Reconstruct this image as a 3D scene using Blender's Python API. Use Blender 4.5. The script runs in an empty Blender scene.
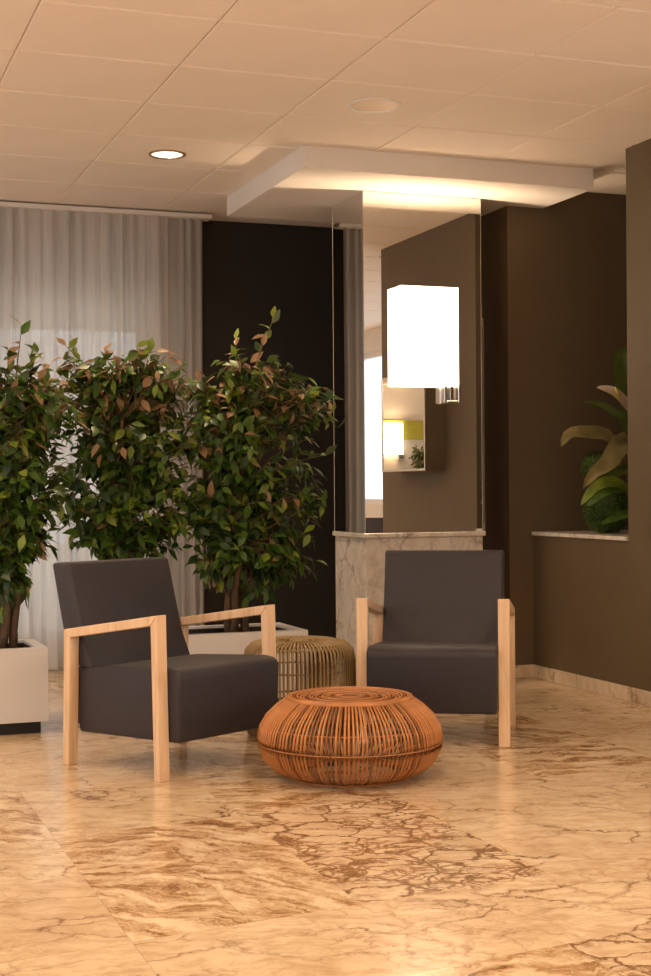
import bpy, bmesh, math, random
from mathutils import Vector, Matrix
sc = bpy.context.scene
C = sc.collection
PI = math.pi

# ------------------------------------------------------------------ camera
F, YAW, PITCH, ROLL = 1437.1, 0.35303, -0.0003, -0.00713
CAMZ = 1.113
def cam_axes():
    cy, sy = math.cos(YAW), math.sin(YAW)
    r = Vector((cy, -sy, 0)); f = Vector((sy, cy, 0)); u = Vector((0, 0, 1))
    f2 = f*math.cos(PITCH)+u*math.sin(PITCH); u2 = u*math.cos(PITCH)-f*math.sin(PITCH)
    return r*math.cos(ROLL)+u2*math.sin(ROLL), u2*math.cos(ROLL)-r*math.sin(ROLL), f2
CR, CU, CF = cam_axes()
cam = bpy.data.cameras.new('camera'); camo = bpy.data.objects.new('camera', cam); C.objects.link(camo)
cam.sensor_fit = 'VERTICAL'; cam.sensor_height = 24; cam.lens = F*24/976
M = Matrix.Identity(4)
for i in range(3):
    M[i][0] = CR[i]; M[i][1] = CU[i]; M[i][2] = -CF[i]
M[2][3] = CAMZ
camo.matrix_world = M
sc.camera = camo
def at_y(px, py, Y):
    """point where the ray through a photo pixel meets the plane y = Y"""
    v = CR*((px-325.5)/F) - CU*((py-488)/F) + CF
    return Vector((0, 0, CAMZ)) + v*(Y/v.y)

# ------------------------------------------------------------------ world, exposure
w = bpy.data.worlds.new('overcast_sky'); sc.world = w; w.use_nodes = True
bg = w.node_tree.nodes['Background']; bg.inputs[0].default_value = (0.92, 0.96, 1.0, 1); bg.inputs[1].default_value = 2.0
sc.view_settings.view_transform = 'Standard'; sc.view_settings.look = 'None'
sc.view_settings.exposure = 0.15; sc.view_settings.gamma = 1.0; sc.view_settings.use_curve_mapping = False
sc.cycles.max_bounces = 10; sc.cycles.diffuse_bounces = 5; sc.cycles.glossy_bounces = 6
sc.cycles.transparent_max_bounces = 16; sc.cycles.transmission_bounces = 6
sc.cycles.sample_clamp_indirect = 6.0
WARM = (1.0, 0.71, 0.45)
DOWN_W = 17.0          # watts of each ceiling downlight
BULB_W = 36.0          # watts of the bulb inside the wall lamp
SHADE_E = 4.8          # emission of the lit lamp shade

# ------------------------------------------------------------------ helpers
def new_mesh(name, verts, faces, smooth=False):
    me = bpy.data.meshes.new(name); me.from_pydata([tuple(v) for v in verts], [], faces); me.update()
    if smooth:
        for p in me.polygons: p.use_smooth = True
    return me
def link(name, me, mat=None, parent=None, loc=None, rot=None):
    o = bpy.data.objects.new(name, me); C.objects.link(o)
    if mat and me is not None and not me.materials: me.materials.append(mat)
    if parent: o.parent = parent
    if loc is not None: o.location = loc
    if rot is not None: o.rotation_euler = rot
    return o
def tag(o, label=None, cat=None, group=None, kind=None):
    if label: o['label'] = label
    if cat: o['category'] = cat
    if group: o['group'] = group
    if kind: o['kind'] = kind
    return o
def thing(name, label, cat, loc=(0, 0, 0), rz=0, group=None):
    o = bpy.data.objects.new(name, None); C.objects.link(o); o.empty_display_size = .1
    o.location = loc; o.rotation_euler = (0, 0, rz)
    return tag(o, label, cat, group)
def copy_tree(o, parent=None):
    c = o.copy(); C.objects.link(c); c.parent = parent
    for ch in list(o.children): copy_tree(ch, c)
    return c
def bm_mesh(bm, name, smooth=False, angle=None):
    me = bpy.data.meshes.new(name); bm.to_mesh(me); bm.free()
    if smooth:
        for p in me.polygons: p.use_smooth = True
        if angle is not None: me.set_sharp_from_angle(angle=angle)
    return me
def box_bm(bm, a, b):
    x0, y0, z0 = a; x1, y1, z1 = b
    v = [bm.verts.new(p) for p in ((x0,y0,z0),(x1,y0,z0),(x1,y1,z0),(x0,y1,z0),(x0,y0,z1),(x1,y0,z1),(x1,y1,z1),(x0,y1,z1))]
    for f in ((3,2,1,0),(4,5,6,7),(0,1,5,4),(1,2,6,5),(2,3,7,6),(3,0,4,7)): bm.faces.new([v[i] for i in f])
def boxes(name, lst, bevel=0, seg=1):
    bm = bmesh.new()
    for a, b in lst: box_bm(bm, a, b)
    if bevel: bmesh.ops.bevel(bm, geom=bm.edges[:], offset=bevel, segments=seg, affect='EDGES', profile=.5)
    return bm_mesh(bm, name, bool(bevel), .6 if bevel else None)
def prism(name, poly, axis, a, b, bevel=0, seg=2, taper=None):
    """extrude polygon; axis 'x': poly is (y,z); axis 'z': poly is (x,y)"""
    bm = bmesh.new()
    mk = (lambda p, t: (t, p[0], p[1])) if axis == 'x' else (lambda p, t: (p[0], p[1], t))
    v0 = [bm.verts.new(mk(p, a)) for p in poly]; v1 = [bm.verts.new(mk(p, b)) for p in poly]
    n = len(poly); bm.faces.new(v0); bm.faces.new(v1[::-1])
    for i in range(n): bm.faces.new((v0[i], v1[i], v1[(i+1) % n], v0[(i+1) % n])[::-1])
    bmesh.ops.recalc_face_normals(bm, faces=bm.faces[:])
    if bevel: bmesh.ops.bevel(bm, geom=bm.edges[:], offset=bevel, segments=seg, affect='EDGES', profile=.5)
    return bm_mesh(bm, name, bool(bevel), .7 if bevel else None)
def tube(name, pts, rad, sides=6, closed=False, cap=True, out=None):
    """tube along points; rad a number or list. out=(verts,faces) collects instead"""
    V, Fc = out if out else ([], [])
    n = len(pts); base = len(V); pts = [Vector(p) for p in pts]
    ref = Vector((0, 0, 1))
    t0 = pts[1]-pts[0]
    if abs(t0.normalized().z) > .9: ref = Vector((1, 0, 0))
    for i, p in enumerate(pts):
        if closed: t = pts[(i+1) % n]-pts[i-1]
        else: t = pts[min(i+1, n-1)]-pts[max(i-1, 0)]
        t.normalize(); s = t.cross(ref)
        if s.length < 1e-4: s = t.orthogonal()
        s.normalize(); q = s.cross(t)
        r = rad[i] if isinstance(rad, (list, tuple)) else rad
        for k in range(sides):
            a = 2*PI*k/sides; V.append(p + s*(math.cos(a)*r) + q*(math.sin(a)*r))
    for i in range(n if closed else n-1):
        for k in range(sides):
            a = base+i*sides+k; b = base+i*sides+(k+1) % sides
            c = base+((i+1) % n)*sides+(k+1) % sides; d = base+((i+1) % n)*sides+k
            Fc.append((a, b, c, d))
    if cap and not closed:
        Fc.append(tuple(base+k for k in range(sides))[::-1]); Fc.append(tuple(base+(n-1)*sides+k for k in range(sides)))
    if out: return None
    return new_mesh(name, V, Fc, True)
def lathe(name, prof, seg=40, smooth=True):
    V, Fc = [], []
    for r, z in prof:
        for k in range(seg):
            a = 2*PI*k/seg; V.append((r*math.cos(a), r*math.sin(a), z))
    for i in range(len(prof)-1):
        for k in range(seg):
            Fc.append((i*seg+k, i*seg+(k+1) % seg, (i+1)*seg+(k+1) % seg, (i+1)*seg+k))
    me = new_mesh(name, V, Fc, smooth)
    if smooth: me.set_sharp_from_angle(angle=.6)
    return me

# ------------------------------------------------------------------ materials
class NT:
    def __init__(s, name):
        s.m = bpy.data.materials.new(name); s.m.use_nodes = True; s.t = s.m.node_tree
        s.b = s.t.nodes['Principled BSDF']; s.out = s.t.nodes['Material Output']
    def n(s, typ, ins=None, **kw):
        nd = s.t.nodes.new(typ)
        for k, v in kw.items(): setattr(nd, k, v)
        for k, v in (ins or {}).items():
            if hasattr(v, 'is_output'): s.t.links.new(v, nd.inputs[k])
            else: nd.inputs[k].default_value = v
        return nd
    def set(s, k, v):
        if hasattr(v, 'is_output'): s.t.links.new(v, s.b.inputs[k])
        else: s.b.inputs[k].default_value = v
    def coord(s, scale=(1, 1, 1), kind='Object', rnd=0.0, rot=(0, 0, 0)):
        tc = s.n('ShaderNodeTexCoord'); v = tc.outputs[kind]
        if rnd:
            oi = s.n('ShaderNodeObjectInfo')
            mu = s.n('ShaderNodeMath', {0: oi.outputs['Random'], 1: rnd}, operation='MULTIPLY')
            cb = s.n('ShaderNodeCombineXYZ', {0: mu.outputs[0], 1: mu.outputs[0], 2: mu.outputs[0]})
            v = s.n('ShaderNodeVectorMath', {0: v, 1: cb.outputs[0]}, operation='ADD').outputs[0]
        return s.n('ShaderNodeMapping', {'Vector': v, 'Scale': scale, 'Rotation': rot}).outputs[0]
    def noise(s, vec, scale, detail=3, rough=.55, dist=0.0):
        return s.n('ShaderNodeTexNoise', {'Vector': vec, 'Scale': scale, 'Detail': detail, 'Roughness': rough, 'Distortion': dist})
    def ramp(s, fac, stops, interp='LINEAR'):
        r = s.n('ShaderNodeValToRGB', {'Fac': fac}); e = r.color_ramp.elements; r.color_ramp.interpolation = interp
        while len(e) < len(stops): e.new(.5)
        for el, (p, c) in zip(e, stops):
            el.position = p; el.color = (*c, 1) if len(c) == 3 else (c[0],)*3+(1,)
        return r.outputs[0]
    def mix(s, fac, a, b, mode='MIX'):
        nd = s.n('ShaderNodeMix', data_type='RGBA', blend_type=mode)
        for k, v in ((0, fac), (6, a), (7, b)):
            if hasattr(v, 'is_output'): s.t.links.new(v, nd.inputs[k])
            else: nd.inputs[k].default_value = v if k == 0 else ((*v, 1) if len(v) == 3 else v)
        return nd.outputs[2]
    def bump(s, h, strength, dist=.01):
        b = s.n('ShaderNodeBump', {'Height': h, 'Strength': strength, 'Distance': dist}); s.set('Normal', b.outputs[0])
MAT = {}
def simple(name, col, rough=.6, var=.12, scale=8, bump=0, metal=0, spec=.5, bscale=None, sheen=0):
    a = NT(name); c = a.coord()
    nz = a.noise(c, scale, 4).outputs[0]
    lo = tuple(max(0, x*(1-var)) for x in col); hi = tuple(min(1, x*(1+var)) for x in col)
    a.set('Base Color', a.ramp(nz, [(.3, lo), (.7, hi)])); a.set('Roughness', rough); a.set('Metallic', metal)
    a.set('Specular IOR Level', spec)
    if sheen: a.set('Sheen Weight', sheen)
    if bump: a.bump(a.noise(c, bscale or scale*6, 3).outputs[0], bump, .004)
    MAT[name] = a.m; return a.m
simple('paint_brown', (.124, .089, .051), .62, .05, 3, .12, bscale=260, spec=.35)
simple('paint_dark', (.030, .027, .025), .6, .05, 3, .12, bscale=260, spec=.35)
simple('paint_cream', (.70, .66, .60), .8, .03, 3, .08, bscale=200)
simple('ceiling_white', (.91, .84, .775), .85, .02, 3, .10, bscale=320)
simple('soffit_white', (.82, .79, .76), .7, .02, 3, .05, bscale=200)
simple('white_lacquer', (.74, .73, .73), .35, .02, 4)
simple('plinth_black', (.012, .012, .012), .5, .1)
simple('soil', (.03, .022, .016), .95, .4, 30, .8)
simple('fabric', (.024, .0205, .026), .5, .10, 60, .3, bscale=420, spec=.45, sheen=.06)
simple('bark', (.10, .06, .035), .85, .35, 20, .6)
simple('twig', (.13, .085, .04), .8, .3, 20)
simple('chrome', (.80, .78, .75), .12, .02, 3, metal=1)
simple('steel_edge', (.75, .72, .68), .25, .02, 3, metal=1)
simple('glide_black', (.01, .01, .01), .4, .1)
simple('rattan', (.43, .175, .052), .42, .28, 14, .2, spec=.5)
simple('rattan_dark', (.22, .08, .022), .45, .28, 14, .2)
simple('rattan_grey', (.29, .195, .085), .45, .30, 14, .2)
simple('frame_white', (.72, .72, .72), .5, .03)
simple('panel_olive', (.45, .42, .04), .6, .05)
simple('petal', (.86, .74, .56), .5, .06, 14)
simple('spadix_yellow', (.75, .62, .08), .6, .1, 40, .4)
simple('trim_bronze', (.45, .33, .20), .3, .05, 4, metal=1)
simple('light_trim', (.80, .77, .72), .4, .02)
def mat_mirror():
    a = NT('mirror'); a.set('Base Color', (.86, .85, .82, 1)); a.set('Metallic', 1.0); a.set('Roughness', .004); MAT['mirror'] = a.m
mat_mirror()
def mat_wood():
    a = NT('wood_ash'); c = a.coord((14, 14, 1.1), rnd=9)
    n1 = a.noise(c, 2.2, 5, .6, .6).outputs[0]
    a.set('Base Color', a.ramp(n1, [(.28, (.60, .39, .23)), (.5, (.74, .53, .34)), (.75, (.82, .62, .42))]))
    a.set('Roughness', .45); a.bump(n1, .08, .003); MAT['wood_ash'] = a.m
mat_wood()
LIGHTM = (.71, .575, .41); CREAM = (.57, .415, .265); BROWN = (.17, .08, .03); MIDB = (.37, .22, .11)
def marble(name, kind, rnd=37.0, rot=.3, rough=.19, light=LIGHTM, cream=CREAM, brown=BROWN, mid=MIDB, sc_=1.0):
    a = NT(name); c = a.coord((sc_, sc_, sc_), rnd=rnd, rot=(0, 0, rot))
    def warp(amp, scale, det=4):
        nz = a.noise(c, scale, det, .6)
        sub = a.n('ShaderNodeVectorMath', {0: nz.outputs[1], 1: (.5, .5, .5)}, operation='SUBTRACT').outputs[0]
        mul = a.n('ShaderNodeVectorMath', {0: sub, 1: (amp, amp, amp)}, operation='MULTIPLY').outputs[0]
        return a.n('ShaderNodeVectorMath', {0: c, 1: mul}, operation='ADD').outputs[0]
    def mapp(v, scl): return a.n('ShaderNodeMapping', {'Vector': v, 'Scale': scl}).outputs[0]
    def edge(v, scale): return a.n('ShaderNodeTexVoronoi', {'Vector': v, 'Scale': scale}, feature='DISTANCE_TO_EDGE').outputs['Distance']
    base = a.ramp(a.noise(c, 2.4, 6, .65).outputs[0], [(.3, cream), (.68, light)])
    fine = a.noise(mapp(warp(.3, 3), (5, 14, 5)), 1.6, 9, .72).outputs[0]
    base = a.mix(a.ramp(fine, [(.44, (0,)), (.66, (.6,))]), base, mid)
    if kind == 'vein':                      # pale slab with thin irregular veins
        v1 = edge(mapp(warp(.5, 2.2, 7), (2.2, 4.6, 2.2)), 1.3)
        msk = a.ramp(a.noise(c, 3.4, 4).outputs[0], [(.40, (0,)), (.60, (1,))])
        l1 = a.mix(1, a.ramp(v1, [(0, (1,)), (.022, (.25,)), (.06, (0,))]), msk, 'MULTIPLY')
        v2 = edge(mapp(warp(.35, 4, 7), (5, 9, 5)), 1.2)
        msk2 = a.ramp(a.noise(c, 2.1, 5).outputs[0], [(.46, (0,)), (.62, (.8,))])
        l2 = a.mix(1, a.ramp(v2, [(0, (1,)), (.05, (0,))]), msk2, 'MULTIPLY')
        col = a.mix(l2, base, mid); col = a.mix(l1, col, brown)
    elif kind == 'streak':                  # brown clouded, streaky slab
        n2 = a.noise(mapp(warp(.35, 3, 6), (3.4, 12, 3.4)), 1.5, 10, .74, .2).outputs[0]
        col = a.ramp(n2, [(.34, brown), (.44, mid), (.51, cream), (.60, light)])
    else:                                   # breccia: pale clasts in a brown net
        w1 = warp(.17, 7, 5)
        v1 = edge(mapp(w1, (6, 9, 5)), 1.0); v2 = edge(mapp(w1, (17, 24, 15)), 1.0)
        msk = a.ramp(a.noise(c, 4.2, 4).outputs[0], [(.45, (0,)), (.55, (1,))])
        l1 = a.ramp(v1, [(0, (1,)), (.03, (.7,)), (.06, (0,))])
        l2 = a.mix(1, a.ramp(v2, [(0, (1,)), (.05, (.8,)), (.16, (0,))]), msk, 'MULTIPLY')
        col = a.mix(l1, base, brown); col = a.mix(l2, col, a.mix(.35, brown, mid))
    a.set('Base Color', col); a.set('Roughness', rough); a.set('Specular IOR Level', .5)
    MAT[name] = a.m
marble('marble_vein', 'vein'); marble('marble_streak', 'streak', rot=.9); marble('marble_streak_cross', 'streak', rot=.15)
marble('marble_breccia', 'breccia')
marble('marble_white', 'vein', 0, .8, .2, (.80, .76, .70), (.70, .65, .58), (.20, .15, .10), (.42, .36, .29))
marble('marble_base', 'vein', 11, .4, .2, (.72, .62, .48), (.62, .51, .37), (.30, .20, .11), (.45, .34, .22))
def mat_leaf(name, c0, c1, back, rough=.42):
    a = NT(name); c = a.coord(kind='Generated')
    g = a.n('ShaderNodeNewGeometry')
    n1 = a.noise(a.coord((1, 1, 1), rnd=20), 16, 3).outputs[0]
    top = a.ramp(n1, [(.3, c0), (.7, c1)])
    a.set('Base Color', a.mix(g.outputs['Backfacing'], top, back)); a.set('Roughness', rough)
    tr = a.n('ShaderNodeBsdfTranslucent', {'Color': (*[min(1, x*1.3) for x in c1], 1)})
    mx = a.n('ShaderNodeMixShader', {0: .22, 1: a.b.outputs[0], 2: tr.outputs[0]})
    a.t.links.new(mx.outputs[0], a.out.inputs[0]); MAT[name] = a.m
mat_leaf('leaf_dark', (.012, .038, .006), (.034, .082, .013), (.06, .075, .03))
mat_leaf('leaf_mid', (.042, .10, .012), (.095, .185, .022), (.10, .12, .05))
mat_leaf('leaf_lime', (.12, .19, .020), (.24, .32, .040), (.18, .21, .07))
mat_leaf('leaf_tan_lit', (.30, .18, .09), (.44, .29, .16), (.42, .28, .16), .6)  # dry and peach leaves, partly warm highlights put into the leaf colour
mat_leaf('leaf_broad', (.05, .085, .015), (.12, .16, .035), (.15, .13, .07), .38)
mat_leaf('leaf_pale', (.12, .12, .04), (.30, .24, .11), (.25, .19, .11), .4)
mat_leaf('moss', (.02, .05, .005), (.09, .15, .02), (.03, .05, .01), .8)
def mat_sheer(name, col, alpha, trans):
    a = NT(name); c = a.coord((1, 1, .05))
    d = a.n('ShaderNodeBsdfDiffuse', {'Color': (*col, 1)}); t = a.n('ShaderNodeBsdfTranslucent', {'Color': (*col, 1)})
    m1 = a.n('ShaderNodeMixShader', {0: trans, 1: d.outputs[0], 2: t.outputs[0]})
    tp = a.n('ShaderNodeBsdfTransparent', {'Color': (1, 1, 1, 1)})
    al = a.ramp(a.noise(c, 60, 2).outputs[0], [(.3, (alpha-.05,)), (.7, (alpha+.05,))])
    m2 = a.n('ShaderNodeMixShader', {0: al, 1: tp.outputs[0], 2: m1.outputs[0]})
    a.t.links.new(m2.outputs[0], a.out.inputs[0]); MAT[name] = a.m
mat_sheer('sheer_white', (.66, .62, .585), .93, .36)
mat_sheer('curtain_grey', (.55, .52, .49), .93, .35)
def mat_pane():
    a = NT('window_pane'); tp = a.n('ShaderNodeBsdfTransparent', {'Color': (.93, .96, .97, 1)})
    gl = a.n('ShaderNodeBsdfGlossy', {'Color': (1, 1, 1, 1), 'Roughness': .02}); lw = a.n('ShaderNodeLayerWeight', {'Blend': .12})
    m = a.n('ShaderNodeMixShader', {0: a.ramp(lw.outputs['Facing'], [(0, (.03,)), (1, (.30,))]), 1: tp.outputs[0], 2: gl.outputs[0]})
    a.t.links.new(m.outputs[0], a.out.inputs[0]); MAT['window_pane'] = a.m
mat_pane()
def mat_emit(name, col, st, base=(.7, .6, .5)):
    a = NT(name); a.set('Base Color', (*base, 1)); a.set('Emission Color', (*col, 1)); a.set('Emission Strength', st); MAT[name] = a.m
mat_emit('shade_lit', (1.0, .80, .55), SHADE_E)
mat_emit('lens_lit', (1.0, .80, .55), 2.6)
mat_emit('lens_dim', (1.0, .70, .42), .12, (.60, .44, .29))
mat_emit('bulb', (1.0, .85, .6), 14)

# ------------------------------------------------------------------ the setting
CEIL = 2.851; XR = 4.03; YB = 9.05; YK = 7.44
def struct(name, me, mat, label=None):
    o = link(name, me, MAT[mat]); o['kind'] = 'structure'
    if label: o['label'] = label
    return o
XL, XE, YN = -4.2, 6.0, -8.2
floor = struct('floor', boxes('floor', [((XL-.2, YN-.2, -.2), (XE+.3, YB+.2, -.004))]), 'marble_vein', 'polished cream and brown marble floor of large slabs')
ceil = struct('ceiling', boxes('ceiling', [((XL-.2, YN-.2, CEIL+.010), (XE+.3, YB+.2, CEIL+.2))]), 'ceiling_white', 'white suspended tile ceiling')
# ceiling tiles
TX, TY, TX0, TY0 = .6625, .603, 1.492, 5.742
tile_me = boxes('ceiling_tile', [((.0020, .0055, 0), (TX-.0020, TY-.0055, .0105))], .0050)
tile_me.materials.append(MAT['ceiling_white'])
for i in range(-5, 6):
    for j in range(-10, 6):
        x, y = TX0+i*TX, TY0+j*TY
        if x+TX > XR+.45 and y < 6.4 and y+TY > 4.87: continue
        if y+TY > YB or x+TX > XE: continue
        link('ceiling_tile', tile_me, None, ceil, (x, y, CEIL))
# walls
struct('wall_back', boxes('wall_back', [((2.30, YB, 0), (3.875, YB+.15, CEIL+.01))]), 'paint_dark', 'dark painted back wall between curtain and mirrored column')
struct('wall_window', boxes('wall_window', [((XL-.2, YB, 0), (2.30, YB+.15, .16)), ((XL-.2, YB, 2.62), (2.30, YB+.15, CEIL+.01)),
      ((2.10, YB, .16), (2.30, YB+.15, 2.62)), ((XL-.2, YB, .16), (-3.4, YB+.15, 2.62))]), 'paint_cream', 'pale window wall behind the sheer curtain')
struct('wall_alcove', boxes('wall_alcove', [((3.875, YK, 0), (XE+.2, YB+.15, CEIL+.01))]), 'paint_brown', 'dark brown wall standing behind the niche plant')
struct('wall_niche', boxes('wall_niche', [((XR, 6.42, 0), (4.80, YK, .826)), ((4.80, 6.42, 0), (XE+.2, YK, CEIL+.01))]), 'paint_brown', 'dark brown low wall under the marble niche ledge')
struct('wall_right', boxes('wall_right', [((XR, 4.87, 0), (XE+.2, 6.42, CEIL+.01))]), 'paint_brown', 'dark brown wall pier at the right edge')
WW_ADDED = [(-6.4, -3.4), (-2.8, .2), (.8, 3.8), (4.4, 7.4)]  # unseen left-wall windows, added to let in more daylight
lw = [((XL-.2, YN, 0), (XL, YB, .35)), ((XL-.2, YN, 2.62), (XL, YB, CEIL+.01))]
edges = [YN]+[v for p in WW_ADDED for v in p]+[YB]
for k in range(0, len(edges), 2): lw.append(((XL-.2, edges[k], .35), (XL, edges[k+1], 2.62)))
struct('wall_left', boxes('wall_left', lw), 'paint_cream')
struct('wall_rear', boxes('wall_rear', [((XL, YN-.15, 0), (XE, YN, CEIL+.01))]), 'paint_cream')
EW = [(-7.4, -4.6), (-4.3, -1.5), (-1.2, 1.6), (1.9, 4.3)]
ew = [((XE, YN, 0), (XE+.2, 4.87, .92)), ((XE, YN, 2.62), (XE+.2, 4.87, CEIL+.01))]
edges = [YN]+[v for p in EW for v in p]+[4.87]
for k in range(0, len(edges), 2): ew.append(((XE, edges[k], .92), (XE+.2, edges[k+1], 2.62)))
struct('wall_daylight', boxes('wall_daylight', ew), 'paint_cream')
wn = 0
for XE_, y0, y1, z0 in [(XE, a, b, .92) for a, b in EW]+[(XL-.16, a, b, .35) for a, b in WW_ADDED]:
    wn += 1
    fr = struct('window_%d' % wn, boxes('window_frame', [((XE_+.05, y0, z0), (XE_+.11, y0+.06, 2.62)), ((XE_+.05, y1-.06, z0), (XE_+.11, y1, 2.62)),
        ((XE_+.05, y0+.06, z0), (XE_+.11, y1-.06, z0+.06)), ((XE_+.05, y0+.06, 2.56), (XE_+.11, y1-.06, 2.62)), ((XE_+.055, (y0+y1)/2-.025, z0+.06), (XE_+.105, (y0+y1)/2+.025, 2.56))]), 'frame_white', 'tall daylight window (left-wall ones unseen, added for daylight)')
    for a, b in ((y0+.06, (y0+y1)/2-.025), ((y0+y1)/2+.025, y1-.06)):
        link('pane', boxes('pane', [((XE_+.077, a, z0+.06), (XE_+.081, b, 2.56))]), MAT['window_pane'], fr)
wn += 1
xs = [-3.4, -2.3, -1.2, -.1, 1.0, 2.10]
fl_ = [((x-(.03 if k else 0), YB+.04, .16), (x+.03 if k < 5 else x, YB+.10, 2.62)) for k, x in enumerate(xs)]
fl_ += [((-3.4, YB+.045, .16), (2.10, YB+.095, .22)), ((-3.4, YB+.045, 2.56), (2.10, YB+.095, 2.62)), ((-3.4, YB+.035, 2.32), (2.10, YB+.105, 2.42))]
fr = struct('window_%d' % wn, boxes('window_frame', fl_), 'frame_white', 'wide white framed window behind the sheer curtain')
for k in range(5):
    for za, zb in ((.22, 2.32), (2.42, 2.56)):
        link('pane', boxes('pane', [((xs[k]+.03, YB+.068, za), (xs[k+1]-.03, YB+.072, zb))]), MAT['window_pane'], fr)
# floor slabs: strips running away from the viewer, cross joints slightly skewed
SK = math.tan(math.radians(8))
random.seed(5)
def slab(x0, x1, y0, y1, kind, skew=SK):
    """y0,y1 at x = 0.767 reference; joints skewed"""
    g = .0004; f = lambda x, y: y+(x-.767)*skew
    cx, cy = (x0+x1)/2, f((x0+x1)/2, (y0+y1)/2)
    P = [(x0+g, f(x0, y0)+g), (x1-g, f(x1, y0)+g), (x1-g, f(x1, y1)-g), (x0+g, f(x0, y1)-g)]
    P = [(a-cx, b-cy) for a, b in P]
    me = prism('marble_slab', P, 'z', -.0035, 0, .0003, 1)
    for p in me.polygons: p.use_smooth = False
    link('marble_slab', me, MAT[kind], floor, (cx, cy, 0))
V_, S_, S2_, B_ = 'marble_vein', 'marble_streak', 'marble_streak_cross', 'marble_breccia'
near = [(.13, .767, 3.48, 4.14, V_), (.13, .767, 4.14, 4.61, V_), (.767, 1.085, 3.48, 4.02, S_), (.767, 1.085, 4.02, 4.60, S2_),
        (1.085, 1.41, 3.48, 4.60, S_), (1.41, 2.02, 3.48, 4.60, B_), (2.02, 2.66, 3.48, 4.60, V_), (2.66, 3.30, 3.48, 4.60, V_),
        (.13, .767, 2.42, 3.48, V_), (.767, 1.75, 2.94, 3.48, V_), (1.75, 2.66, 2.94, 3.48, V_), (2.66, 3.62, 2.94, 3.48, S_),
        (.767, 1.75, 2.30, 2.94, S2_), (1.75, 2.35, 2.30, 2.94, B_), (2.35, 3.62, 2.30, 2.94, V_)]
for a in near: slab(*a)
cols = [-.47, .13, .767, 1.41, 2.02, 2.66, 3.30, 3.62]
kinds = [V_, V_, V_, S2_, V_, V_, S_]
for k in range(len(cols)-1):
    y = 4.61 if cols[k] < .7 else 4.60
    if 3.2 < cols[k]: y = 3.48
    off = (k % 2)*.35
    first = True
    while y < 9.0:
        y2 = y+(1.06-off if first else 1.06); first = False
        if y2 > 8.2: y2 = 8.62
        slab(cols[k], cols[k+1], y, y2, random.choice(kinds))
        y = y2
        if y > 8.5: break
for k in range(5): slab(3.62, XR, 2.9+k*.98, 2.9+(k+1)*.98 if k < 4 else 7.44, V_, 0)
# baseboards
def baseboard(name, segs, label):
    o = struct(name, boxes(name, [segs[0]], .002), 'marble_base', label)
    for s in segs[1:]: link('baseboard_piece', boxes('baseboard_piece', [s], .002), MAT['marble_base'], o)
ys = [7.44, 6.93, 6.42, 5.62, 4.87]
baseboard('baseboard_right', [((XR-.015, ys[k+1]+.001, 0), (XR, ys[k]-.001-(.015 if k == 0 else 0), .075)) for k in range(4)], 'beige marble baseboard along the brown right wall')
baseboard('baseboard_alcove', [((3.875, YK-.015, 0), (XR, YK, .075))], 'short beige marble baseboard in the corner')
baseboard('baseboard_back', [((2.30, YB-.015, 0), (3.875, YB, .075))], 'beige marble baseboard below the dark back wall')
struct('trim_1', boxes('trim', [((4.018, 6.42, .826), (4.80, YK, .848))], .003), 'marble_white', 'white marble ledge capping the low niche wall')
# soffit round the column
struct('trim_2', prism('soffit', [(2.424, 6.874), (4.110, 6.874), (4.110, 7.44), (3.875, 7.44), (3.875, 8.246), (2.424, 8.246)], 'z', 2.736, CEIL, .002, 1), 'soffit_white', 'white dropped ceiling panel round the top of the mirrored column')
# curtain rail
rail = link('curtain_rail', boxes('curtain_rail', [((-3.6, 8.79, CEIL-.028), (2.49, 8.90, CEIL))], .004), MAT['soffit_white'])
tag(rail, 'long white curtain rail fixed under the ceiling at left', 'curtain rail')
def curtain(name, x0, x1, y, z0, z1, lam, amp, mat, seed, label, pin=1.0):
    rnd = random.Random(seed); n = int((x1-x0)/lam*12); V, Fc = [], []; rows = 10
    ph = [0.0]
    for i in range(n): ph.append(ph[-1]+2*PI/12*rnd.uniform(.55, 1.5))
    am = [amp*(.55+.45*math.sin(i*.13+seed)+rnd.uniform(-.1, .1)) for i in range(n+1)]
    for j in range(rows+1):
        t = j/rows; z = z1+(z0-z1)*t
        for i in range(n+1):
            V.append((x0+(x1-x0)*i/n+.006*math.sin(ph[i]*.5+t*2), y+am[i]*math.sin(ph[i]+.25*math.sin(3*t+i*.01))*(.6+.4*t)+.010*t*math.sin(i*.21), z))
    for j in range(rows):
        for i in range(n):
            a = j*(n+1)+i; Fc.append((a, a+1, a+n+2, a+n+1))
    o = link(name, new_mesh(name, V, Fc, True), MAT[mat]); return tag(o, label, 'curtain')
curtain('sheer_curtain', -3.5, 2.20, 8.82, .012, 2.822, .085, .036, 'sheer_white', 3, 'wide white sheer curtain across the window')
curtain('drape', 2.13, 2.44, 8.85, .012, 2.822, .062, .026, 'curtain_grey', 8, 'narrow gathered grey drape beside the dark wall')

# outside the curtained window
struct('ground', boxes('ground', [((-14, YB+.2, -.12), (14, 30, -.02))]), 'paint_cream', 'pale paving outside the window')
cn = link('canopy', boxes('canopy', [((-6, YB+.2, 2.46), (4, 12.2, 2.66))], .01), MAT['paint_cream'])  # slab added to keep bright sky out of the upper window
tag(cn, 'pale canopy slab added outside to block the upper sky, faint through the sheer curtain', 'canopy')

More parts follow.
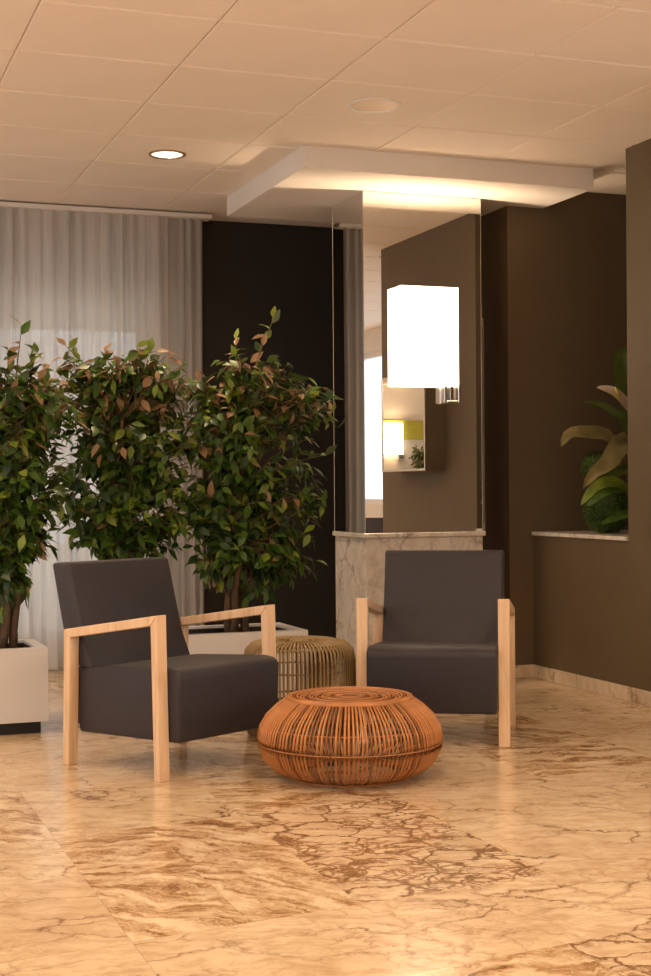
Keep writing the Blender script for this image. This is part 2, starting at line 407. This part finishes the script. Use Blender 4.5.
# ------------------------------------------------------------------ mirrored column
CX0, CX1, CY0, CY1, CZ = 2.919, 3.632, 7.298, 7.775, .835
col = thing('mirrored_column', 'square column clad in mirrors above a white marble base', 'column', (CX0, CY0, 0))
Wc, Dc = CX1-CX0, CY1-CY0
link('core', boxes('core', [((.006, .006, .86), (Wc-.006, Dc-.006, 2.736))]), MAT['paint_dark'], col)
for nm, a, b, m in (('front_mirror', (0, 0, .862), (Wc, .006, 2.733), 'mirror'), ('side_mirror', (0, .0065, .862), (.006, Dc, 2.733), 'mirror'), ('side_mirror', (Wc-.006, .0065, .862), (Wc, Dc, 2.733), 'mirror')):
    link(nm, boxes(nm, [(a, b)]), MAT[m], col)
link('marble_base_panel', boxes('base_front', [((.006, .004, 0), (Wc+.002, .024, CZ))], .002), MAT['marble_white'], col)
link('marble_base_panel', boxes('base_left', [((.004, .0245, 0), (.024, Dc, CZ))], .002), MAT['marble_white'], col)
link('marble_base_panel', boxes('base_right', [((Wc-.018, .0245, 0), (Wc+.002, Dc, CZ))], .002), MAT['marble_white'], col)
link('marble_cap', boxes('cap', [((-.014, -.014, CZ), (Wc+.014, Dc, .861))], .003), MAT['marble_white'], col)
for x, y in ((-.0015, -.0015), (Wc-.0015, -.0015), (-.0015, Dc-.0015)):
    link('corner_strip', boxes('corner_strip', [((x, y, .862), (x+.003, y+.003, 2.734))]), MAT['steel_edge'], col)
o = link('edge_trim', boxes('edge_trim', [((Wc+.0015, .004, .862), (Wc+.020, .030, 2.06))], .002), MAT['steel_edge'], col); o['label'] = 'bright metal strip along the right edge'

# ------------------------------------------------------------------ wall lamp
def wall_lamp(loc, rz, label, sw=.343, sd=.084, sh=.54):
    """origin where the bracket meets the wall; front is -y"""
    t = thing('wall_lamp', label, 'lamp', loc, rz)
    link('wall_plate', boxes('wall_plate', [((-.055, -.012, -.045), (.055, 0, .16))], .002), MAT['chrome'], t)
    link('arm', boxes('arm', [((-.05, -.06, -.040), (-.035, -.0125, .07)), ((.035, -.06, -.040), (.05, -.0125, .07)), ((-.034, -.06, -.040), (.034, -.0125, -.028))], .002), MAT['chrome'], t)
    link('stem', boxes('stem', [((-.012, -.048, -.0275), (.012, -.030, .20))], .003), MAT['chrome'], t)
    x1 = .020; x0 = x1-sw; y1 = -.0125; y0 = y1-sd; z0 = .055; z1 = z0+sh
    th = .003; bm = bmesh.new()
    for a, b in (((x0, y0, z0), (x1, y0+th, z1)), ((x0, y1-th, z0), (x1, y1, z1)), ((x0, y0+th, z0), (x0+th, y1-th, z1)), ((x1-th, y0+th, z0), (x1, y1-th, z1))): box_bm(bm, a, b)
    link('lamp_shade', bm_mesh(bm, 'lamp_shade'), MAT['shade_lit'], t)['label'] = 'glowing rectangular fabric shade'
    L = bpy.data.lights.new('lamp_bulb_glow', 'POINT'); L.energy = BULB_W; L.color = WARM; L.shadow_soft_size = .03
    lo = bpy.data.objects.new('lamp_bulb_glow', L); C.objects.link(lo); lo.parent = t; lo.location = ((x0+x1)/2, (y0+y1)/2, z0+.44)
    return t
wall_lamp((3.424, CY0-.0005, 1.618), 0, 'lit rectangular wall lamp with chrome bracket on the mirrored column')

# ------------------------------------------------------------------ wall mirror box on the pier (seen reflected in the column)
mb = thing('wall_mirror', 'framed mirror box on the brown wall, seen only reflected in the column', 'mirror', (XR, 5.585, 1.22))
link('body', boxes('body', [((-.138, -.37, 0), (-.0005, .37, .66))]), MAT['paint_brown'], mb)
link('mirror_face', boxes('mirror_face', [((-.144, -.355, .015), (-.1385, .355, .645))]), MAT['mirror'], mb)
for a, b in (((-.148, -.37, 0), (-.1385, -.3555, .66)), ((-.148, .3555, 0), (-.1385, .37, .66)), ((-.148, -.355, 0), (-.1385, .355, .0145)), ((-.148, -.355, .6455), (-.1385, .355, .66))):
    link('frame', boxes('frame', [(a, b)]), MAT['steel_edge'], mb)

# ------------------------------------------------------------------ ceiling downlights
def downlight(x, y, r, lens, watts, label, group=None):
    t = thing('downlight', label, 'ceiling light', (x, y, CEIL), 0, group)
    link('trim_ring', lathe('trim_ring', [(r, 0), (r, -.006), (r-.006, -.009), (r-.014, -.007), (r-.016, -.001)], 48), MAT['light_trim' if lens == 'lens_dim' else 'trim_bronze'], t)
    link('lens', lathe('lens', [(r-.016, -.001), (r*.6, -.0025), (.0005, -.003)], 40), MAT[lens], t)
    if watts:
        L = bpy.data.lights.new('downlight_glow', 'AREA'); L.shape = 'DISK'; L.size = 2*r-.05; L.energy = watts; L.color = WARM; L.spread = 2.7
        lo = bpy.data.objects.new('downlight_glow', L); C.objects.link(lo); lo.parent = t; lo.location = (0, 0, -.012)
    return t
downlight(2.482, 6.05, .122, 'lens_dim', 0, 'large round frosted downlight in front of the dropped panel')
d2 = downlight(1.82, 7.283, .096, 'lens_lit', DOWN_W*.8, 'smaller lit round downlight above the ficus trees')
for k in range(7):
    a = 2*PI*k/6; rr = .045 if k < 6 else 0
    link('bulb', lathe('bulb', [(.012, -.0032), (.010, -.008), (.0005, -.010)], 12), MAT['bulb'], d2, (rr*math.cos(a), rr*math.sin(a), 0))
for x in (-2.6, -.4, 1.6, 3.3):  # unseen downlight grid, added to light the room warmly
    for y in (-6.0, -3.2, -.6, 1.6, 3.6): downlight(x, y, .11, 'lens_lit', DOWN_W, 'unseen round downlight added behind the viewpoint for warm light', 'added downlights behind the viewpoint')
for x, y in ((-2.6, 6.0), (-.4, 6.0), (-.4, 7.6)):  # three more unseen downlights, added for warm light
    downlight(x, y, .11, 'lens_lit', DOWN_W, 'unseen round downlight added beyond the left edge for warm light', 'added downlights beyond the left edge')

# ------------------------------------------------------------------ armchairs
def armchair(loc, rz, label):
    t = thing('armchair', label, 'armchair', loc, rz, 'charcoal wooden armed chairs')
    hw = .331; aw = .05; inn = hw-aw-.002
    # seat
    seat = [(-.352, .145), (-.362, .395), (-.354, .412), (-.334, .425), (-.29, .429), (.10, .405), (.255, .385), (.235, .130)]
    link('seat', prism('seat', seat, 'x', -inn, inn, .013, 3), MAT['fabric'], t)
    # reclined back
    back = [(.150, .386), (.205, .500), (.294, .815), (.407, .810), (.300, .400)]
    link('backrest', prism('backrest', back, 'x', -inn, inn, .014, 3), MAT['fabric'], t)
    link('back_panel', prism('back_panel', [(.2365, .16), (.2565, .386), (.296, .386), (.262, .16)], 'x', -inn+.01, inn-.01, .006, 2), MAT['fabric'], t)
    # arm frames: front leg, rear leg, armrest; trapezoid, mitred at the corners
    T = .036
    FB, FT = (-.305, 0), (-.290, .632)      # outer line of front leg
    RB, RT = (.275, 0), (.262, .548)        # outer line of rear leg
    s = (RT[1]-FT[1])/(RT[0]-FT[0])
    fi = (FT[0]+T+.001, FT[1]+s*(T)-T*1.02); ri = (RT[0]-T-.001, RT[1]-s*T-T*1.02)
    for sx in (-1, 1):
        a, b = (sx*(hw-aw), sx*hw)
        a, b = min(a, b), max(a, b)
        link('leg', prism('front_leg', [FB, (FB[0]+T, 0), fi, FT], 'x', a, b, .0025, 1), MAT['wood_ash'], t)
        link('leg', prism('rear_leg', [(RB[0]-T, 0), RB, RT, ri], 'x', a, b, .0025, 1), MAT['wood_ash'], t)
        link('armrest', prism('armrest', [fi, ri, RT, FT], 'x', a, b, .0025, 1), MAT['wood_ash'], t)
    return t
ch = armchair((1.428, 5.747, 0), math.radians(29), 'charcoal armchair with pale wooden arms, left, turned towards the rattan ottoman')
for loc, rz, lab in (((2.712, 5.90, 0), math.radians(-30), 'charcoal armchair with pale wooden arms, facing forward before the mirrored column'),
                     ((5.15, 1.75, 0), math.radians(-150), 'charcoal armchair by the bright window, seen only reflected in the column')):
    c2 = copy_tree(ch); c2.location = loc; c2.rotation_euler = (0, 0, rz); c2['label'] = lab

# ------------------------------------------------------------------ rattan ottoman and stool
def ring_pts(r, z, n=48, wob=0, ph=0): return [(r*(1+wob*math.sin(3*a+ph))*math.cos(a), r*(1+wob*math.sin(3*a+ph))*math.sin(a), z) for a in [2*PI*k/n for k in range(n)]]
ot = thing('rattan_ottoman', 'low bulging orange-brown rattan ottoman on the marble floor', 'ottoman', (1.998, 5.17, 0))
ot.scale = (1, 1, 1.03)
prof = [(.246, .016), (.292, .036), (.330, .072), (.351, .115), (.355, .152), (.346, .192), (.322, .231), (.284, .266), (.248, .290), (.232, .299)]
cane = tube('cane', [(r, 0, z) for r, z in prof], .0045, 6); cane.materials.append(MAT['rattan'])
cane2 = tube('cane', [(r, 0, z) for r, z in prof], .0042, 6); cane2.materials.append(MAT['rattan_dark'])
rr = random.Random(2); N = 132
for k in range(N):
    o = link('cane', cane if rr.random() < .8 else cane2, None, ot, rot=(rr.uniform(-.006, .006), 0, 2*PI*k/N+rr.uniform(-.005, .005)))
for r, z, q in ((.242, .020, .007), (.236, .010, .006), (.3535, .134, .0022), (.337, .200, .0035), (.238, .296, .008), (.227, .300, .006)):
    link('hoop', tube('hoop', ring_pts(r, z, 64), q, 6, True), MAT['rattan'], ot)
k = 0; r = .214
while r > .012:
    m = 'rattan' if (k % 4) else 'rattan_dark'
    link('top_ring', tube('top_ring', ring_pts(r, .297+.003*math.sin(k*1.7), 40, .006, k), .0046, 5, True), MAT[m], ot); r -= .0118; k += 1
for k in range(10):
    a = 2*PI*k/10+.1
    link('spoke', tube('spoke', [(.01*math.cos(a), .01*math.sin(a), .289), (.230*math.cos(a), .230*math.sin(a), .289)], .004, 5), MAT['rattan_dark'], ot)
for k in range(5):
    a = 2*PI*k/5-2.2
    link('foot', lathe('foot', [(.0005, 0), (.012, 0), (.013, .012), (.008, .016)], 12), MAT['glide_black'], ot, (.215*math.cos(a), .215*math.sin(a), 0))
st = thing('rattan_stool', 'taller drum-shaped grey-brown rattan stool between the two armchairs', 'stool', (2.13, 6.14, 0))
prof = [(.232, .012), (.247, .10), (.252, .22), (.250, .34), (.242, .385), (.215, .412), (.165, .424), (.100, .426)]
cane = tube('cane', [(r, 0, z) for r, z in prof], .0052, 6); cane.materials.append(MAT['rattan_grey']); N = 78
for k in range(N): link('cane', cane, None, st, rot=(0, 0, 2*PI*k/N+rr.uniform(-.008, .008)))
for r, z, q in ((.226, .010, .007), (.232, .165, .005), (.234, .30, .004), (.222, .402, .006), (.19, .416, .005), (.155, .421, .005), (.125, .423, .005), (.098, .425, .006), (.07, .425, .006), (.04, .425, .006), (.015, .425, .006)):
    link('hoop', tube('hoop', ring_pts(r, z-.004, 56), q, 6, True), MAT['rattan_grey'], st)
for k in range(6): 
    a = PI*k/6; link('spoke', tube('spoke', [(-.10*math.cos(a), -.10*math.sin(a), .413), (.10*math.cos(a), .10*math.sin(a), .413)], .004, 5), MAT['rattan_grey'], st)

# ------------------------------------------------------------------ planters
def planter(x0, x1, y0, y1, h, label):
    t = thing('planter', label, 'planter', ((x0+x1)/2, (y0+y1)/2, 0)); a, b = (x1-x0)/2, (y1-y0)/2
    rim = .05
    link('plinth', boxes('plinth', [((-a+.03, -b+.03, 0), (a-.03, b-.03, .055))]), MAT['plinth_black'], t)
    link('shell', boxes('shell', [((-a, -b, .0555), (a, -b+rim, h)), ((-a, b-rim, .0555), (a, b, h)), ((-a, -b+rim, .0555), (-a+rim, b-rim, h)), ((a-rim, -b+rim, .0555), (a, b-rim, h)), ((-a+rim, -b+rim, .0555), (a-rim, b-rim, .07))]), MAT['white_lacquer'], t)
    link('liner', boxes('liner', [((-a+rim, -b+rim, h-.10), (a-rim, -b+rim+.006, h-.012)), ((-a+rim, b-rim-.006, h-.10), (a-rim, b-rim, h-.012)), ((-a+rim, -b+rim+.006, h-.10), (-a+rim+.006, b-rim-.006, h-.012)), ((a-rim-.006, -b+rim+.006, h-.10), (a-rim, b-rim-.006, h-.012))]), MAT['plinth_black'], t)
    link('soil', boxes('soil', [((-a+rim+.006, -b+rim+.006, .0705), (a-rim-.006, b-rim-.006, h-.05))]), MAT['soil'], t)
    return t
planter(.20, 1.075, 6.60, 7.03, .39, 'white rectangular planter at the left edge under a ficus')
planter(1.32, 2.435, 6.88, 7.34, .39, 'white rectangular planter behind the left armchair and rattan stool')

# ------------------------------------------------------------------ ficus trees
def leaf_mesh(name, L, W, mat, curl, fold):
    st = [(0, 0), (.18, .55), (.42, 1.0), (.68, .72), (.88, .26), (1, 0)]
    V, Fc = [], []
    for t, w_ in st:
        z = -curl*L*t*t
        V += [(-W/2*w_, t*L, z+fold*W*w_), (0, t*L, z), (W/2*w_, t*L, z+fold*W*w_)]
    for i in range(len(st)-1):
        a = i*3
        if i == 0: Fc += [(a+1, a+4, a+3), (a+1, a+5, a+4)]
        elif i == len(st)-2: Fc += [(a, a+1, a+4), (a+1, a+2, a+4)]
        else: Fc += [(a, a+1, a+4, a+3), (a+1, a+2, a+5, a+4)]
    me = new_mesh(name, V, Fc, True); me.materials.append(MAT[mat]); return me
LK = ['leaf_dark', 'leaf_mid', 'leaf_lime', 'leaf_tan_lit']
LEAVES = {m: [leaf_mesh('leaf', .078, .038, m, .22, .10), leaf_mesh('leaf', .068, .034, m, .35, .14), leaf_mesh('leaf', .088, .041, m, .12, .08)] for m in LK}
def frame(d, up):
    y = d.normalized(); x = y.cross(up)
    if x.length < 1e-3: x = y.orthogonal()
    x.normalize(); z = x.cross(y); m = Matrix.Identity(3)
    for i in range(3): m[i][0] = x[i]; m[i][1] = y[i]; m[i][2] = z[i]
    return m
def ficus(label, base, trunks, blobs, sprouts, seed):
    """blobs: (px,py,Y,rx,ry,count) in photo pixels at depth plane Y -> metres"""
    rnd = random.Random(seed); base = Vector(base)
    t = thing('ficus_tree', label, 'tree', base, 0, 'ficus trees in white planters')
    leaves = []                                   # (pos, matrix, mat, variant)
    TV, TF = [], []
    stems = []
    for k in range(trunks):
        a = 2*PI*k/trunks+rnd.random(); p = Vector((.045*math.cos(a), .035*math.sin(a), 0)); pts = [p.copy()]; top = rnd.uniform(.95, 1.25)
        n = 9
        for i in range(1, n+1):
            f = i/n; p = Vector((.045*math.cos(a+f*2.5)*(1+f), .035*math.sin(a+f*2.5)*(1+f), top*f)) + Vector((rnd.uniform(-.012, .012), rnd.uniform(-.012, .012), 0)); pts.append(p)
        tube('', pts, [.021*(1-.55*i/n) for i in range(n+1)], 7, out=(TV, TF)); stems.append(pts)
    link('trunk', new_mesh('trunk', TV, TF, True), MAT['bark'], t)
    BV, BF = [], []
    def twig(p0, p1, nl, dens_tan, up_bias=0.0, size=1.0):
        d = p1-p0; mid = p0.lerp(p1, .55)+Vector((0, 0, .06*d.length))
        pts = [p0, p0.lerp(mid, .5)+Vector((0, 0, .015)), mid, p1]
        tube('', pts, [.0036, .003, .0024, .0014], 5, out=(BV, BF))
        for i in range(nl):
            f = .42+.58*i/max(1, nl-1); q = p0.lerp(mid, f/.55) if f < .55 else mid.lerp(p1, (f-.55)/.45)
            out = d.normalized()*rnd.uniform(.1, .8)+Vector((rnd.uniform(-.9, .9), rnd.uniform(-.8, .8), rnd.uniform(-1.3, .1)+up_bias*1.6))
            up = Vector((d.x, d.y, 0))*2.2+Vector((rnd.uniform(-.6, .6), rnd.uniform(-.9, .3), .75))
            h = (q.z+base.z)
            ptan = dens_tan*(1.0 if h > 1.50 else .35 if h > 1.3 else .12)  # more tan leaves higher up, standing in for warm light on the crown
            x = rnd.random()
            m = 'leaf_tan_lit' if x < ptan else 'leaf_lime' if x < ptan+.15+up_bias*.3 else 'leaf_mid' if x < ptan+.55 else 'leaf_dark'
            leaves.append((q, frame(out, up), m, rnd.randrange(3), size*rnd.uniform(.8, 1.15)))
    for px, py, Y, rx, ry, cnt in blobs:
        c = at_y(px, py, Y)-base; s = Y*1.03/F*.97
        for _ in range(int(cnt*2.5)):
            while True:
                u = Vector((rnd.uniform(-1, 1), rnd.uniform(-1, 1), rnd.uniform(-1, 1)))
                if u.length < 1 and (u.length > .55 or rnd.random() < .3): break
            e = c+Vector((u.x*rx*s*1.22, u.y*min(rx, ry)*s*.8, u.z*ry*s*1.05))
            stm = rnd.choice(stems); zz = min(max(e.z-rnd.uniform(.05, .30), .45), stm[-1].z)
            k = min(range(len(stm)), key=lambda i: abs(stm[i].z-zz)); p0 = stm[k]
            if (e-p0).length > .30: p0 = e+(p0-e).normalized()*.30 if rnd.random() < .75 else p0
            twig(p0, e, rnd.randint(6, 9), .24)
    for (x0, y0), (x1, y1), Y, nl in sprouts:
        p0 = at_y(x0, y0, Y)-base; p1 = at_y(x1, y1, Y)-base
        twig(p0, p1, nl, .3, .65, 1.0)
    link('branch', new_mesh('branch', BV, BF, True), MAT['twig'], t)['kind'] = 'stuff'
    # the 300 leaves nearest the viewer are objects, the rest one mesh
    leaves.sort(key=lambda l: (base+l[0]).y+rnd.uniform(-.06, .06))
    for q, m3, m, v, s in leaves[:300]:
        o = link('leaf', LEAVES[m][v], None, t); o.matrix_local = Matrix.Translation(q) @ m3.to_4x4() @ Matrix.Scale(s, 4)
    V, Fc, mi = [], [], []
    for q, m3, m, v, s in leaves[300:]:
        me = LEAVES[m][v]; b = len(V)
        for vt in me.vertices: V.append(q+m3 @ (vt.co*s))
        for p in me.polygons: Fc.append(tuple(b+i for i in p.vertices)); mi.append(LK.index(m))
    me = new_mesh('foliage', V, Fc, True)
    for m in LK: me.materials.append(MAT[m])
    me.polygons.foreach_set('material_index', mi)
    link('foliage', me, None, t)['kind'] = 'stuff'
    return len(leaves)
n3 = ficus('tallest ficus tree at right, before the dark wall', (2.13, 7.12, .34), 5,
      [(250, 385, 7.10, 54, 34, 28), (300, 400, 7.05, 36, 26, 15), (215, 430, 7.08, 38, 44, 20), (268, 450, 7.02, 48, 42, 22), (232, 492, 7.08, 50, 42, 22), (290, 500, 7.05, 36, 46, 17), (262, 545, 7.05, 50, 34, 18), (212, 555, 7.05, 24, 24, 8), (290, 560, 7.05, 24, 26, 7), (245, 580, 7.1, 34, 22, 8), (196, 500, 7.05, 20, 40, 8)],
      [((250, 385), (274, 318), 7.1, 7), ((236, 385), (236, 340), 7.12, 5), ((290, 390), (325, 405), 7.0, 6), ((300, 400), (338, 428), 7.0, 7), ((285, 470), (325, 455), 7.0, 6), ((285, 500), (315, 525), 7.0, 5)], 11)
n2 = ficus('bushy ficus tree in the middle, before the sheer curtain', (1.52, 7.12, .34), 4,
      [(115, 372, 7.12, 50, 28, 24), (162, 380, 7.1, 32, 28, 14), (82, 388, 7.12, 28, 36, 14), (185, 420, 7.1, 18, 50, 8), (120, 430, 7.05, 56, 40, 24), (165, 450, 7.08, 34, 44, 16), (100, 480, 7.06, 48, 42, 22), (150, 505, 7.06, 44, 38, 18), (115, 535, 7.08, 40, 20, 10), (90, 522, 7.06, 24, 30, 8), (165, 532, 7.06, 26, 26, 8)],
      [((90, 375), (66, 346), 7.1, 6), ((130, 370), (150, 352), 7.1, 6), ((100, 375), (105, 352), 7.1, 5)], 23)
n1 = ficus('ficus tree cut off by the left edge', (.92, 6.82, .34), 4,
      [(12, 388, 6.85, 42, 40, 24), (50, 415, 6.8, 24, 44, 16), (-20, 420, 6.85, 40, 46, 14), (10, 460, 6.78, 56, 42, 24), (48, 480, 6.8, 24, 34, 10), (5, 515, 6.8, 42, 40, 20), (0, 560, 6.8, 26, 28, 10), (-25, 520, 6.8, 40, 50, 12), (8, 590, 6.8, 24, 18, 7), (30, 535, 6.8, 22, 30, 7)],
      [((16, 380), (22, 326), 6.85, 4), ((8, 390), (8, 350), 6.85, 5), ((30, 385), (36, 352), 6.85, 5)], 37)
print('leaves', n1, n2, n3)

# ------------------------------------------------------------------ niche plants
def moss_ball(c, r, seed, label):
    rnd = random.Random(seed); V, Fc = [], []
    n = 900
    core = lathe('moss_core', [(r*.9*math.sin(PI*i/14)+.0003, -r*.9*math.cos(PI*i/14)) for i in range(15)], 24)
    for vt in core.vertices: V.append(vt.co.copy())
    for p in core.polygons: Fc.append(tuple(p.vertices))
    bpy.data.meshes.remove(core)
    for i in range(n):
        z = 1-2*(i+.5)/n; a = i*2.39996; s = math.sqrt(1-z*z); d = Vector((s*math.cos(a), s*math.sin(a), z))
        m = frame(d+Vector((rnd.uniform(-.8, .8), rnd.uniform(-.8, .8), rnd.uniform(-.8, .8))), d.orthogonal()); p = d*r*rnd.uniform(.84, .96); L = r*rnd.uniform(.12, .2); b = len(V)
        V += [p+m @ Vector((-L*.35, 0, 0)), p+m @ Vector((0, L*1.1, 0)), p+m @ Vector((L*.35, 0, 0)), p+m @ Vector((0, L*.3, L*.3))]; Fc += [(b, b+3, b+1), (b+3, b+2, b+1)]
    o = link('moss_ball', new_mesh('moss_ball', V, Fc), MAT['moss'], None, c)
    return tag(o, label, 'moss ball', 'moss balls in the niche')
b1 = at_y(607, 506, 6.95); b2 = at_y(598, 468, 7.0)
moss_ball((b1.x, b1.y, .848+.125), .128, 1, 'larger lower moss ball resting on the niche ledge')
moss_ball((b2.x, b2.y, .848+.362), .092, 2, 'smaller upper moss ball behind the leaves in the niche')
def broad_leaf(pts, W, fold, curl_seed, steps=10):
    """long leaf along control points, cross folded; returns mesh"""
    pts = [Vector(p) for p in pts]; V, Fc = [], []; rnd = random.Random(curl_seed)
    def ev(t):
        x = t*(len(pts)-1); i = min(int(x), len(pts)-2); return i, x-i
    def cat(t):
        i, f = ev(t); p0 = pts[max(i-1, 0)]; p1 = pts[i]; p2 = pts[i+1]; p3 = pts[min(i+2, len(pts)-1)]
        return .5*((2*p1)+(p2-p0)*f+(2*p0-5*p1+4*p2-p3)*f*f+(3*p1-p0-3*p2+p3)*f**3)
    for i in range(steps+1):
        t = i/steps; p = cat(t); d = (cat(min(1, t+.02))-cat(max(0, t-.02))).normalized()
        m = frame(d, Vector((-.25, -.75, .6))); wv = W*(math.sin(PI*min(1, t**.75))**.8)*.5+.002
        for k in range(-2, 3):
            u = k/2; wob = .10*W*math.sin(7*t+curl_seed)*(u*u)
            V.append(p+m @ Vector((u*wv, 0, fold*abs(u)*wv+wob)))
    for i in range(steps):
        for k in range(4): a = i*5+k; Fc.append((a, a+1, a+6, a+5))
    return new_mesh('leaf', V, Fc, True)
root = Vector((4.52, 6.80, .849))
pl = thing('potted_lily', 'broad leaved peace lily with one pale flower on the niche ledge', 'plant', root)
link('pot', lathe('pot', [(.0005, 0), (.075, 0), (.095, .13), (.098, .14), (.088, .14), (.08, .125), (.0005, .12)], 28), MAT['plinth_black'], pl)
def P3(px, py, Y): return at_y(px, py, Y)-root
def stem_to(p): 
    link('stem', tube('stem', [(0, 0, .12), Vector((0, 0, .12)).lerp(p, .5)+Vector((0, 0, .05)), p], [.006, .005, .004], 6), MAT['leaf_mid'], pl)
LF = [([(628, 480, 6.90), (610, 441, 6.86), (590, 433, 6.84), (570, 433, 6.84), (561, 447, 6.84)], .095, 'leaf_pale'),
      ([(634, 480, 6.84), (630, 446, 6.80), (622, 442, 6.76), (609, 462, 6.72), (594, 474, 6.70), (583, 489, 6.70)], .11, 'leaf_pale'),
      ([(640, 470, 6.86), (628, 428, 6.83), (608, 410, 6.82), (584, 402, 6.82)], .075, 'leaf_broad'),
      ([(640, 440, 6.90), (628, 395, 6.88), (621, 365, 6.88), (628, 345, 6.90)], .13, 'leaf_broad'),
      ([(640, 500, 6.74), (618, 484, 6.70), (596, 487, 6.70), (581, 505, 6.70)], .075, 'leaf_lime'),
      ([(640, 505, 6.76), (622, 490, 6.70), (602, 493, 6.68), (588, 506, 6.68)], .07, 'leaf_mid'),
      ([(640, 510, 6.72), (625, 515, 6.68), (612, 519, 6.66), (600, 524, 6.66)], .045, 'leaf_mid'),
      ([(640, 470, 6.80), (625, 470, 6.76), (608, 476, 6.74), (596, 480, 6.74)], .06, 'leaf_broad')]
for i, (pts, W, m) in enumerate(LF):
    P = [P3(*p) for p in pts]; stem_to(P[0])
    link('leaf', broad_leaf(P, W, .25, i), MAT[m], pl)
P = [P3(634, 412, 6.82), P3(624, 402, 6.81), P3(611, 393, 6.80), P3(597, 387, 6.80)]; stem_to(P[0])
fl = link('flower', broad_leaf(P, .085, .30, 3), MAT['petal'], pl); fl['label'] = 'pale cream spathe'
link('spadix', tube('spadix', [P3(620, 399, 6.775), P3(615, 387, 6.77)], [.006, .005], 8), MAT['spadix_yellow'], fl)

# ------------------------------------------------------------------ things behind the viewpoint, seen only in the mirrors
o = link('wall_panel', boxes('wall_panel', [((-2.9, YN, 1.93), (-1.3, YN+.03, 2.26))], .003), MAT['panel_olive'])
tag(o, 'olive yellow wall panel, seen only in the small mirror', 'panel')
wall_lamp((-2.0, YN+.0005, 1.62), PI, 'lit rectangular wall lamp below the olive panel, seen only in the small mirror')
planter(-2.6, -1.5, -7.85, -7.45, .39, 'white planter on the far side of the room, seen only in mirrors')
src = [x for x in C.objects if x.name == 'ficus_tree.001'][0]
cp = copy_tree(src); cp.location = (-2.25, -7.65, .34); cp.rotation_euler = (0, 0, 2.0); cp['label'] = 'ficus tree by the far wall lamp, seen only in the small mirror'
